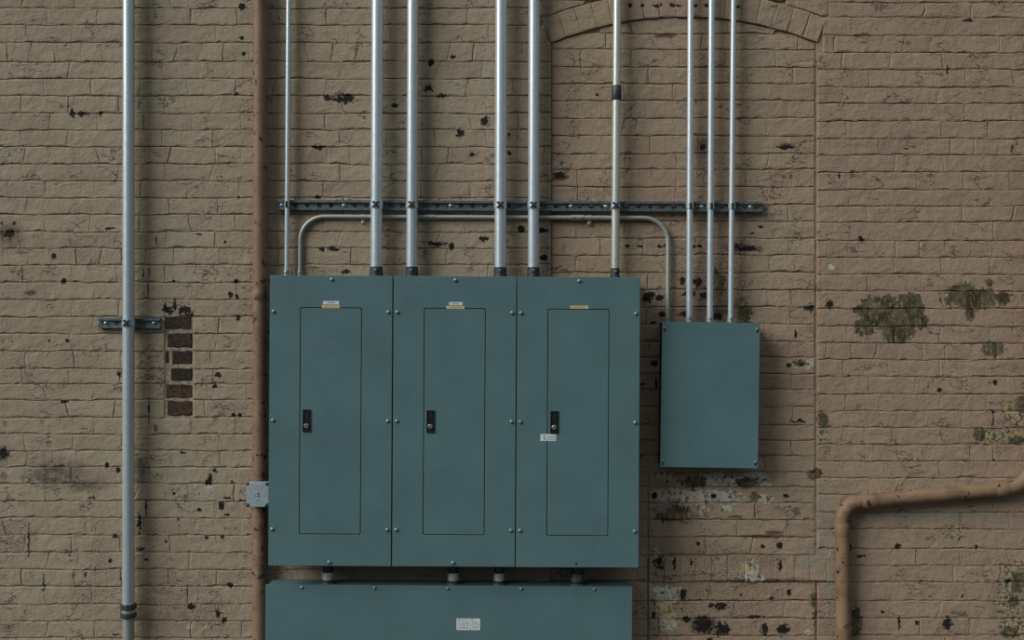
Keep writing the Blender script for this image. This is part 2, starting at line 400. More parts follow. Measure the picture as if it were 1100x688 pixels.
HIDE = [(290, 298, 686, 607), (288, 631, 678, 2000), (713, 350, 812, 500)]
def visible(pts):
    x0 = min(p[0] for p in pts); x1 = max(p[0] for p in pts); y0 = min(p[1] for p in pts); y1 = max(p[1] for p in pts)
    if x1 < 1 or x0 > 1099 or y1 < 1 or y0 > 687: return False
    for a, b, c, d in HIDE:
        if x0 > a and x1 < c and y0 > b and y1 < d: return False
    return True

STUFF = {}
COUNT = {}
def brick_mesh(bm, pts, d, chamfer=1.25, back=0.014, c=Vector((0, 0, 0)), dns=None):
    """outline in wall pixels, front at distance d in front of the wall"""
    cx = sum(p[0] for p in pts) / len(pts); cy = sum(p[1] for p in pts) / len(pts)
    hx = max(abs(p[0] - cx) for p in pts); hy = max(abs(p[1] - cy) for p in pts)
    tx, ty = random.uniform(-.0006, .0006), random.uniform(-.0012, .0012)
    def vert(x, y, dd):
        q = P(x, y); q.y = -dd; return bm.verts.new(q - c)
    inner, outer, rear = [], [], []
    for i, (x, y) in enumerate(pts):
        cf = chamfer * random.uniform(0.5, 1.7)
        fx = max(0.3, 1 - cf / max(hx, 1)); fy = max(0.3, 1 - cf / max(hy, 1))
        tilt = tx * (x - cx) / hx + ty * (y - cy) / hy
        dn = dns[i] if dns else random.uniform(0.0015, 0.0035)
        inner.append(vert(cx + (x - cx) * fx, cy + (y - cy) * fy, d + tilt + random.uniform(-.0007, .0007)))
        outer.append(vert(x, y, d + tilt - dn)); rear.append(vert(x, y, d - back))
    n = len(pts)
    bm.faces.new(inner[::-1])
    for i in range(n):
        j = (i + 1) % n
        bm.faces.new((inner[i], inner[j], outer[j], outer[i])); bm.faces.new((outer[i], outer[j], rear[j], rear[i]))

def add_brick(wall, mat, pts, d, chamfer=1.25, force=False, back=0.014, dns=None):
    if (visible(pts) or force) and COUNT.get(wall.name, 0) < 300:
        COUNT[wall.name] = COUNT.get(wall.name, 0) + 1
        xs = [p[0] for p in pts]; ys = [p[1] for p in pts]
        c = P((min(xs) + max(xs)) / 2, (min(ys) + max(ys)) / 2); c.y = -d
        bm = bmesh.new(); brick_mesh(bm, pts, d, chamfer, back, c, dns)
        bmesh.ops.recalc_face_normals(bm, faces=bm.faces)
        me = bpy.data.meshes.new('brick'); bm.to_mesh(me); bm.free()
        link('brick', me, mat, wall, c)
    else:
        if wall.name not in STUFF: STUFF[wall.name] = (bmesh.new(), mat, wall)
        brick_mesh(STUFF[wall.name][0], pts, d, chamfer, back, dns=dns)

def line_y(y, x):      # the bed joints wander a little
    return y + 1.2 * noise.noise(Vector((x / 55.0, y * 0.37, 1.3))) + 0.8 * noise.noise(Vector((x / 13.0, y * 0.61, 5.1)))
def gap_at(y, x, gs=1.0):
    g = 0.72 + 1.15 * noise.noise(Vector((x / 17.0, y * 0.53, 9.7))) + 0.8 * noise.noise(Vector((x / 4.5, y * 0.71, 3.3)))
    if noise.noise(Vector((x / 8.0, y * 0.91, 14.2))) > 0.33: g += 0.9
    return min(2.5, max(0.10, g)) * gs

def course(wall, mat, y0, y1, xa, xb, d, unit, phase, top=None, bot=None, nseg=9, gs=1.0):
    x = xa + phase
    cuts = [xa]
    while x < xb - unit * 0.22:
        if x > xa + unit * 0.22: cuts.append(x + random.uniform(-2.4, 2.4))
        x += unit
    cuts.append(xb)
    # each upright joint: its crooked line, how open it is and how deep its rims sink
    J = []
    for k, c in enumerate(cuts):
        if k in (0, len(cuts) - 1): J.append(((c, c, c), 0.25, 0.002)); continue
        sk = random.uniform(-3.2, 3.2) if random.random() < 0.4 else random.uniform(-.7, .7)
        J.append(((c + sk * random.uniform(.2, 1), c + random.uniform(-1, 1), c - sk), random.choice((0.02, 0.03, 0.04, 0.06, 0.10, 0.35)), random.choice((0.0001, 0.0002, 0.0003, 0.0006, 0.0010, 0.0022))))
    for ja, jb in zip(J, J[1:]):
        (a0, am, a1), ga, da = ja; (b0, bm_, b1), gb, db = jb
        n = nseg if b0 - a0 > 34 else max(3, nseg - 4)
        tp, bp, dt, db_ = [], [], [], []
        ok = True
        us = [0.0] + sorted(min(.97, max(.03, k / n + random.uniform(-.3, .3) / n)) for k in range(1, n)) + [1.0]
        for k, u in enumerate(us):
            xt = a0 + ga + (b0 - gb - a0 - ga) * u; xb_ = a1 + ga + (b1 - gb - a1 - ga) * u
            t_ = line_y(y0, xt) + 0.15; b_ = line_y(y1, xb_) - gap_at(y1, xb_, gs)
            if top: t_ = max(t_, top(xt) + 0.7)
            if bot: b_ = min(b_, bot(xb_) - 0.7)
            if b_ - t_ > 2.5:
                e = da if k == 0 else (db if k == n else None)
                tp.append((xt, t_)); bp.append((xb_, b_))
                dt.append(e if e is not None else random.uniform(.0004, .0030)); db_.append(e if e is not None else random.uniform(.0002, .0026))
            else: ok = False
        if len(tp) < 2: continue
        pts, dns = tp + bp[::-1], dt + db_[::-1]
        if ok:
            ym = (y0 + y1) / 2 + random.uniform(-3, 3)      # crooked ends
            pts = tp + [(bm_ - gb, ym)] + bp[::-1] + [(am + ga, ym)]; dns = dt + [db] + db_[::-1] + [da]
        add_brick(wall, mat, pts, d + random.uniform(-0.0007, 0.0007), dns=dns)

def wall(name, label, mat, x0, x1, d):
    bm = bmesh.new()
    a = P(x0, 0).x; b = P(x1, 0).x
    box(bm, a, b, -d, 0.25, 0.0, P(0, -150).z)
    o = build(name, bm, mat); tag(o, label, 'wall', kind='structure')
    return o
def offset(i): return 0.0 if i % 2 else 25.7

XL0, XR1 = -260, 1360
WL = wall('wall_left', 'buff painted brick wall left of the brown vertical pipe, with a bare-brick slot', PAINT_L, XL0, 279, -0.0065)
WM = wall('wall_center', 'buff painted brick wall behind the tall thick conduits above the three panels', PAINT_L, 279, 592, -0.0065)
WI = wall('wall_infill', 'bricked-up arched opening in the painted wall behind the three thin conduits', PAINT_C, 592, 877, -0.0145)
WR = wall('wall_right', 'rose-buff painted brick wall with dark peeled patches right of the grey box', PAINT_R, 877, XR1, -0.0065)

rows = extend(ROWS_L)
SLOT = (341, 449); slot_l, slot_r = 176.8, 207.2
for i, (y0, y1) in enumerate(zip(rows, rows[1:])):
    hdr = abs(((y0 - 46) / 111.2) - round((y0 - 46) / 111.2)) < 0.07
    unit = 25.8 if hdr else 51.5
    ph = (6 if hdr else offset(i)) + random.uniform(-4, 4)
    if y0 >= 340 and y1 <= 450:
        course(WL, PAINT_L, y0, y1, XL0, slot_l, 0, unit, ph)
        course(WL, PAINT_L, y0, y1, slot_r, 279, 0, unit, random.uniform(5, 30))
    else:
        course(WL, PAINT_L, y0, y1, XL0, 279, 0, unit, ph)
    # centre wall ends at the skewback of the arch
    xe = 592 if y1 > 46.5 else (587 if y1 > 28 else 581)
    course(WM, PAINT_L, y0, y1, 279, xe, 0, unit, (ph * 0.7 + 18) % unit)

# bare bricks showing in the chase on the left
bm = bmesh.new(); a = P(slot_l - 1, 339); b = P(slot_r + 1, 450)
box(bm, a.x, b.x, 0.0045, 0.010, b.z, a.z)
build('mortar_bed', bm, MORTAR, WL)
bare = [(177, 205, 339.5, 354), (179.5, 206, 358.5, 373.5), (185, 206, 377, 391.5), (177.5, 181, 377, 390), (183.5, 206, 396, 409.5), (178, 206, 413.5, 427.5), (179.5, 206.2, 431, 446.5)]
for x0, x1, y0, y1 in bare:
    n = 5; j = lambda: random.uniform(-.7, .7)
    pts = [(x0 + (x1 - x0) * k / n, y0 + j()) for k in range(n + 1)] + [(x1 - (x1 - x0) * k / n, y1 + j()) for k in range(n + 1)]
    add_brick(WL, BRICK, pts, -0.001, 0.8, True, 0.006)

# the infill, arch and sill
rows = extend(ROWS_C)
for i, (y0, y1) in enumerate(zip(rows, rows[1:])):
    if y0 == 597:       # row of upright sill bricks
        course(WI, PAINT_C, 597, 611, 592, 695.5, 0, 51.5, 20); course(WI, PAINT_C, 611, 625, 592, 695.5, 0, 51.5, 40)
        x = 697.0
        while x < 889:
            wd = random.uniform(16.2, 18.8)
            j = lambda: random.uniform(-.6, .6)
            pts = [(x + .3, 598 + j()), (x + wd / 2, 597.6 + j()), (x + wd - .3, 598 + j()), (x + wd - .4, 611 + j()), (x + wd - .4, 624 + j()), (x + wd / 2, 624.3 + j()), (x + .4, 624 + j()), (x + .4, 611 + j())]
            add_brick(WI, PAINT_C, pts, 0.007 + random.uniform(-.001, .002), 1.8, back=0.022, dns=[random.uniform(.0001, .0008) for _ in pts])
            x += wd - .35
        continue
    below = y0 >= 625
    dd = 0.0 if below else -0.008
    if y0 < 36 and y1 <= 46:
        # spandrels above the ring, top courses of the infill below it
        course(WI, PAINT_C, y0, y1, 580, 890, 0.0, 51.5, offset(i), bot=extrados)
    if y1 > 17 and y0 < 54 and not below:
        course(WI, PAINT_C, y0, y1, 593, 876.5, dd, 51.5, offset(i) + 8, top=intrados)
    elif y0 >= 500:
        course(WI, PAINT_C, y0, y1, 592, 695.3, dd, 51.5, offset(i) + random.uniform(-4, 4))
        course(WI, PAINT_C, y0, y1, 696.8, 876.6, dd, 51.5, offset(i) + 14 + random.uniform(-4, 4))
    elif y0 > 50:
        course(WI, PAINT_C, y0, y1, 593, 876.3, dd, 25.8 if i % 7 == 5 else 51.5, offset(i) + random.uniform(-4, 4))
ang = math.asin(143.0 / RI); nv = 17
for k in range(nv):
    a0 = -ang + 2 * ang * k / nv; a1 = -ang + 2 * ang * (k + 1) / nv
    g = 0.0004
    def pol(r, a): return (XC + r * math.sin(a), YC - r * math.cos(a))
    pts = [pol(RE - .6, a0 + g), pol(RE - .5, (a0 + a1) / 2), pol(RE - .6, a1 - g), pol(RI + 14, a1 - g), pol(RI + .6, a1 - g), pol(RI + .4, (a0 + a1) / 2), pol(RI + .6, a0 + g), pol(RI + 14, a0 + g)]
    pts = [(x + random.uniform(-.4, .4), y + random.uniform(-.4, .4)) for x, y in pts]
    add_brick(WI, PAINT_C, pts, 0.001 + random.uniform(-.001, .001), 1.5, back=0.02, dns=[random.uniform(.0002, .0018) for _ in pts])

rows = extend(ROWS_R)
for i, (y0, y1) in enumerate(zip(rows, rows[1:])):
    hdr = abs(((y0 - 38) / 110.6) - round((y0 - 38) / 110.6)) < 0.07
    xs = 878 if y0 > 40 else (884 if y0 > 15 else 890)
    if 580 < y0 < 625: xs = 891
    course(WR, PAINT_R, y0, y1, xs, XR1, 0, 25.8 if hdr else 51.5, (10 if hdr else offset(i) + 4) + random.uniform(-4, 4), gs=0.8)

for nm, (bm, mat, par) in STUFF.items():
    bmesh.ops.recalc_face_normals(bm, faces=bm.faces)
    me = bpy.data.meshes.new('bricks_beyond'); bm.to_mesh(me); bm.free()
    o = link('brick_courses', me, mat, par, (0, 0, 0)); o['kind'] = 'stuff'

bm = bmesh.new(); box(bm, P(XL0, 0).x, P(XR1, 0).x, -7.5, 0.25, -0.12, 0.0)
tag(build('floor', bm, GROUND), 'dark asphalt ground at the foot of the wall, below the picture', 'floor', kind='structure')

# ------------------------------------------------------------------ strut channels
def strut(label, xa, xb, ya_, yb_, bolts, hole_pitch=12.7, depth=0.021, first=6.0):
    """open channel fixed to the wall, punched back, in-turned lips. x range in px, y centre at each end in px"""
    pa, pb = P(xa, ya_, depth), P(xb, yb_, depth)
    L = (pb - pa).length; c = (pa + pb) / 2; c.y = 0
    ang = -math.atan2(pb.z - pa.z, pb.x - pa.x)
    t = thing('strut_channel', label, 'channel', c, roty=ang)
    H = 0.0405; h = H / 2; tk = 0.0025
    bm = bmesh.new()
    for s in (-1, 1):
        z = c.z + s * h
        box(bm, c.x - L / 2, c.x + L / 2, -depth, -0.0005, min(z, z - s * tk), max(z, z - s * tk))
        z2 = z - s * 0.0095
        box(bm, c.x - L / 2, c.x + L / 2, -depth, -depth + 0.0025, min(z - s * tk, z2), max(z - s * tk, z2))
        box(bm, c.x - L / 2, c.x + L / 2, -depth + 0.0025, -depth + 0.006, min(z2, z2 + s * 0.0025), max(z2, z2 + s * 0.0025))
    build('rail', bm, STRUT, t)
    # punched web
    bm = bmesh.new(); pitch = hole_pitch / 262.0; n = max(1, int(L / pitch)); pw = L / n
    for k in range(n):
        cx = c.x - L / 2 + pw * (k + 0.5); R, m = 0.0092, 16
        inn, out = [], []
        for q in range(m):
            a = 2 * math.pi * (q + 0.5) / m; ca, sa = math.cos(a), math.sin(a)
            inn.append((cx + R * 1.15 * ca, c.z + R * sa))
            s = min(pw / 2 / max(abs(ca), 1e-6), (h - tk) / max(abs(sa), 1e-6))
            out.append((cx + s * ca, c.z + s * sa))
        A = [bm.verts.new((x, -0.011, z)) for x, z in inn]; B = [bm.verts.new((x, -0.011, z)) for x, z in out]
        A2 = [bm.verts.new((x, -0.0008, z)) for x, z in inn]
        for q in range(m):
            r = (q + 1) % m
            bm.faces.new((A[q], A[r], B[r], B[q])); bm.faces.new((A[q], A[r], A2[r], A2[q]))
    build('punched_back', bm, STRUT, t)
    for bx_ in bolts:
        f = (bx_ - xa) / (xb - xa); x = c.x - L / 2 + L * f
        bm = bmesh.new(); lathe_y(bm, x, c.z, [(0.0105, -0.0108), (0.0105, -0.0125), (0.0068, -0.0125), (0.0068, -0.017), (0.0045, -0.019), (0, -0.019)], 12)
        build('anchor_bolt', bm, SCREW, t, smooth=True)
    return t
strut('long punched steel strut channel carrying the conduits above the panels', 298.2, 819.8, 220.3, 222.3, [302.5, 369, 484, 613.5, 651, 754, 806.5])
strut('short steel strut channel behind the thick conduit at the far left', 105, 171.6, 347.3, 347.3, [113, 164.8], hole_pitch=13.3)

# ------------------------------------------------------------------ conduits
CLAMPS = []
GALV_WARM = galv('warm_galvanized_steel', (0.70, 0.73, 0.66), 0.33)
def conduit(label, xt, xb, yb, wpx, kind, d=None, mat=None, ytop=-140, coupling=None, group=None):
    """vertical conduit: px x at the top edge and at its lower end, width in px"""
    r = wpx / 2 / 262.5
    d = d if d is not None else 0.0225 + r
    sl = (xt - xb) / yb
    top = P(xb + sl * (yb - ytop), ytop, d); bot = P(xb, yb + 4, d)
    t = thing('conduit', label, 'conduit', bot, group)
    bm = bmesh.new(); tube(bm, [bot, top], r, 24); build('pipe', bm, mat or GALV, t, smooth=True)
    if kind == 'rigid':
        bm = bmesh.new(); a = P(xb, yb - 10.2, d)
        tube(bm, [a + Vector((0, 0, .0)), a, bot], [r * 1.03, r * 1.09, r * 1.09], 24)
        hub = build('hub', bm, DARKM, t, smooth=True)
        bm = bmesh.new(); q = P(xb, yb - 6.5, d); lathe_y(bm, q.x, q.z, [(0.0062, -d - r * 0.95), (0.0062, -d - r * 1.09 - 0.0035), (0.004, -d - r * 1.09 - 0.005), (0, -d - r * 1.09 - 0.0045)], 10)
        build('set_screw', bm, STRUT, hub, smooth=True)
        bm = bmesh.new(); q = P(xb, yb - 2.2, d)
        tube(bm, [q, q + Vector((0, 0, -0.008))], r * 1.2, 8); build('locknut', bm, DARKM, hub)
    else:
        bm = bmesh.new(); a = P(xb, yb - 6.5, d)
        tube(bm, [a, bot], r * 1.17, 20); hub = build('connector', bm, GALV_DULL, t, smooth=True)
        bm = bmesh.new(); q = P(xb - wpx * .1, yb - 4.2, d); lathe_y(bm, q.x, q.z, [(0.0045, -d - r), (0.0045, -d - r * 1.17 - 0.006), (0.003, -d - r * 1.17 - 0.007), (0, -d - r * 1.17 - 0.007)], 10)
        build('set_screw', bm, SCREW, hub, smooth=True)
        bm = bmesh.new(); q = P(xb, yb - 1.4, d); tube(bm, [q, q + Vector((0, 0, -0.006))], r * 1.45, 8); build('locknut', bm, SCREW, hub)
    if coupling:
        y0, y1 = coupling; bm = bmesh.new()
        a = P(xb + sl * (yb - y0), y0, d); b = P(xb + sl * (yb - y1), y1, d)
        tube(bm, [a, a.lerp(b, .06), a.lerp(b, .94), b], [r * 1.03, r * 1.16, r * 1.16, r * 1.03], 24); build('coupling', bm, DARKM, t, smooth=True)
    return r, d, sl

def clamp(label, px, py, r, d, big=True):
    c = P(px, py, d)
    t = thing('strut_clamp', label, 'clamp', (c.x, -0.0215, c.z), 'strut clamps on the conduits')
    h = 0.0135 if big else 0.0125
    ro = r + 0.0024
    # strap: open band round the front of the pipe down to the strut
    bm = bmesh.new(); n = 18; A, B, A2, B2 = [], [], [], []
    for k in range(n + 1):
        a = math.radians(-20 + 220 * k / n)
        for lst, rr, zz in ((A, ro, h), (B, ro, -h), (A2, r + 0.0003, h), (B2, r + 0.0003, -h)):
            lst.append(bm.verts.new((c.x + rr * math.cos(a), -d - rr * math.sin(a), c.z + zz)))
    for k in range(n):
        bm.faces.new((A[k], A[k + 1], B[k + 1], B[k])); bm.faces.new((A2[k], A2[k + 1], B2[k + 1], B2[k]))
        bm.faces.new((A[k], A[k + 1], A2[k + 1], A2[k])); bm.faces.new((B[k], B[k + 1], B2[k + 1], B2[k]))
    build('strap', bm, GALV if big else GALV_DULL, t, smooth=True)
    f = -d - ro
    if big:
        # two crossed ears bolted together over the pipe
        for s in (-1, 1):
            bm = bmesh.new(); wx, hz, hw = 0.0120, 0.0125, 0.0048
            prism(bm, [(c.x - wx - hw, c.z - s * hz + s * hw * .4), (c.x - wx + hw, c.z - s * hz - s * hw * .4), (c.x + wx + hw, c.z + s * hz - s * hw * .4), (c.x + wx - hw, c.z + s * hz + s * hw * .4)], f + 0.010, f - 0.0030 - 0.0006 * s)
            build('ear', bm, DARKM, t)
        bm = bmesh.new(); lathe_y(bm, c.x, c.z, [(.0045, f), (.0045, f - .007), (0, f - .007)], 6); build('bolt', bm, DARKM, t)
    else:
        for s in (-1, 1):
            bm = bmesh.new(); x = c.x + 0.003 + s * 0.0042
            box(bm, min(x, x + s * .0022), max(x, x + s * .0022), f - 0.011, f + 0.006, c.z - h, c.z + h)
            build('ear', bm, DARKM if s < 0 else GALV_DULL, t)
        bm = bmesh.new(); box(bm, c.x - .0012, c.x + .0072, f - .006, f + .004, c.z - h * .9, c.z + h * .9); build('bolt', bm, DARKM, t, bevel=.001)

GR_T = 'thick conduits rising from the panels'
spec = [
 ('thinnest straight conduit entering the top left corner of the first panel', 310.0, 308.0, 297, 5.2, 'emt', None, 'thin clamp on the thinnest straight conduit at the left end of the strut'),
 ('leftmost of the four thick conduits, entering the first panel top right', 405.3, 404.3, 297, 12.7, 'rigid', None, 'cross-shaped clamp on the thick conduit entering the first panel'),
 ('thick conduit entering the middle panel near its top left corner', 443.4, 442.4, 297, 12.2, 'rigid', None, 'cross-shaped clamp on the thick conduit at the middle panel left corner'),
 ('thick conduit entering the middle panel near its top right corner', 538.3, 537.4, 297.5, 12.6, 'rigid', None, 'cross-shaped clamp on the thick conduit at the middle panel right corner'),
 ('rightmost of the four thick conduits, entering the third panel top left', 573.9, 573.0, 297.5, 12.1, 'rigid', None, 'cross-shaped clamp on the thick conduit entering the third panel left corner'),
 ('medium conduit with a dark coupling high up, entering the third panel', 663.0, 660.8, 298.5, 9.0, 'rigid', (92, 108), 'cross-shaped clamp on the medium conduit with the high coupling'),
 ('left one of three thin straight conduits entering the grey box', 741.9, 740.5, 346, 7.0, 'emt', None, 'small clamp on the left of three conduits above the grey box'),
 ('middle one of three thin straight conduits entering the grey box', 764.5, 762.6, 346.5, 6.9, 'emt', None, 'small clamp on the middle of three conduits above the grey box'),
 ('right and slimmest of three thin straight conduits entering the grey box', 788.0, 784.9, 346.8, 6.1, 'emt', None, 'small clamp on the right of three conduits above the grey box'),
]
for lab, xt, xb, yb, wpx, kind, coup, clab in spec:
    r, d, sl = conduit(lab, xt, xb, yb, wpx, kind, coupling=coup, mat=GALV_WARM if coup else None)
    yc = 219.8 + (xb - 298) / 522 * 2.0
    clamp(clab, xb + sl * (yb - yc), yc, r, d, kind == 'rigid')

# the free-standing conduit on the left, with its compression coupling
r = 12.7 / 2 / 262.5; d = 0.0225 + r
bot = P(138.0, 760, d); top = P(138.3, -140, d); cu0, cu1 = P(138, 648.5, d), P(138, 664, d)
t = thing('conduit', 'thick lone conduit with a ribbed coupling at the far left of the wall', 'conduit', bot)
bm = bmesh.new(); tube(bm, [cu0.lerp(cu1, .5), top], r, 24); build('pipe', bm, GALV, t, smooth=True)
bm = bmesh.new(); tube(bm, [bot, cu0.lerp(cu1, .5)], r * .97, 24); build('lower_pipe', bm, GALV_DULL, t, smooth=True)
cp = None
bm = bmesh.new(); tube(bm, [cu0, cu1], r * 1.10, 24); cp = build('coupling', bm, GALV_DULL, t, smooth=True)
for a, b in ((0.0, 0.42), (0.62, 1.0)):
    p0, p1 = cu0.lerp(cu1, a), cu0.lerp(cu1, b)
    bm = bmesh.new(); tube(bm, [p0, p0.lerp(p1, .15), p0.lerp(p1, .85), p1], [r * 1.15, r * 1.33, r * 1.33, r * 1.15], 10); build('gland_nut', bm, DARKM, cp)
clamp('cross-shaped clamp on the lone thick conduit at the short strut', 138.2, 347.3, r, d)

# bent conduit running along under the strut
r = 4.8 / 2 / 260.5; d = 0.0105
def arc(cx, cy, R, a0, a1, n=10):
    return [(cx + R * math.cos(math.radians(a0 + (a1 - a0) * k / n)), cy + R * math.sin(math.radians(a0 + (a1 - a0) * k / n))) for k in range(n + 1)]
path = [(322.2, 300)] + arc(348.4, 258.8, 26, 180, 270) + arc(691.5, 260.4, 26.2, 270, 360) + [(717.2, 350)]
t = thing('bent_conduit', 'thin conduit bent twice, linking the first panel to the grey box under the strut', 'conduit', P(322.2, 300, d))
bm = bmesh.new(); tube(bm, [P(x, y, d) for x, y in path], r, 16); build('pipe', bm, GALV_DULL, t, smooth=True)
def hy(x): return 232.8 + (x - 348.4) / 343 * 1.4
for xc, hw in ((461, 5.5), (620, 7.5)):
    bm = bmesh.new(); tube(bm, [P(xc - hw, hy(xc), d), P(xc + hw, hy(xc), d)], r * 1.22, 16); cp = build('coupling', bm, GALV_DULL, t, smooth=True)
    for s in (-.55, .55):
        q = P(xc + hw * s, hy(xc), d); bm = bmesh.new()
        lathe_y(bm, q.x, q.z, [(0.0042, -d - r), (0.0042, -d - r * 1.22 - .004), (0, -d - r * 1.22 - .005)], 8); build('set_screw', bm, SCREW, cp)
for x, y, s in ((322.2, 297, 1), (717.2, 346, 1)):
    bm = bmesh.new(); tube(bm, [P(x, y - 6.5, d), P(x, y + 3, d)], r * 1.05 + .001, 16); cn = build('connector', bm, GALV_DULL, t, smooth=True)
    q = P(x, y - 4, d); bm = bmesh.new(); lathe_y(bm, q.x, q.z, [(0.0042, -d - r), (0.0042, -d - r - .006), (0, -d - r - .007)], 8); build('set_screw', bm, SCREW, cn)
for n_, (xs, lab) in enumerate(((389.8, 'one-hole strap screwed under the bent conduit beside the leftmost thick conduit'), (633, 'one-hole strap screwed under the bent conduit beside the medium conduit'))):
    q = P(xs, hy(xs), d); s = thing('pipe_strap', lab, 'strap', (q.x, 0, q.z), 'straps of the bent conduit')
    bm = bmesh.new(); hw = 0.0085; ro = r + 0.0016; pr = []
    for k in range(9):
        a = math.radians(90 - 200 * k / 8 + 20); pr.append((-d - ro * math.cos(a - math.radians(0)) * 1.0, q.z + ro * math.sin(a)))
    pr += [(-0.004, q.z - ro - .004), (-0.004, q.z - ro - .019)]
    A = [bm.verts.new((q.x - hw, y, z)) for y, z in pr]; B = [bm.verts.new((q.x + hw, y, z)) for y, z in pr]
    for k in range(len(pr) - 1): bm.faces.new((A[k], A[k + 1], B[k + 1], B[k]))
    o = build('band', bm, GALV_DULL, s); m_ = o.modifiers.new('thick', 'SOLIDIFY'); m_.thickness = 0.0014
    bm = bmesh.new(); lathe_y(bm, q.x, q.z - ro - .012, [(0.0062, -.0045), (0.0055, -.0075), (0.0025, -.009), (0, -.009)], 10); build('screw', bm, SCREW, s, smooth=True)

# ------------------------------------------------------------------ electrical panels
DP = 0.190
SF = sc(DP)
TILT = 0.0058
def dome(x, z, r, y, h):
    bm = bmesh.new()
    lathe_y(bm, x, z, [(r, y + .001), (r, y - h * .25), (r * .8, y - h * .7), (r * .42, y - h * .95), (0, y - h)], 14)
    return bm

def ring_cover(bm, X0, X1, Z0, Z1, hole, y0, y1):
    """plate with a rounded opening"""
    m = len(hole)
    cx = sum(p[0] for p in hole) / m; cz = sum(p[1] for p in hole) / m
    hx = max(abs(p[0] - cx) for p in hole); hz = max(abs(p[1] - cz) for p in hole)
    out = []
    for x, z in hole:
        # push to the outer rectangle along the nearer side
        u, v = (x - cx) / hx, (z - cz) / hz
        k = 1 / max(abs(u), abs(v)); u, v = u * k, v * k
        out.append(((X0 + X1) / 2 + u * (X1 - X0) / 2, (Z0 + Z1) / 2 + v * (Z1 - Z0) / 2))
    rings = {}
    for nm, pts, y in (('if', hole, y1), ('of', out, y1), ('ib', hole, y0), ('ob', out, y0)):
        rings[nm] = [bm.verts.new((x, y, z)) for x, z in pts]
    for q in range(m):
        r_ = (q + 1) % m
        for a, b in (('if', 'of'), ('ib', 'ob'), ('if', 'ib'), ('of', 'ob')):
            bm.faces.new((rings[a][q], rings[a][r_], rings[b][r_], rings[b][q]))

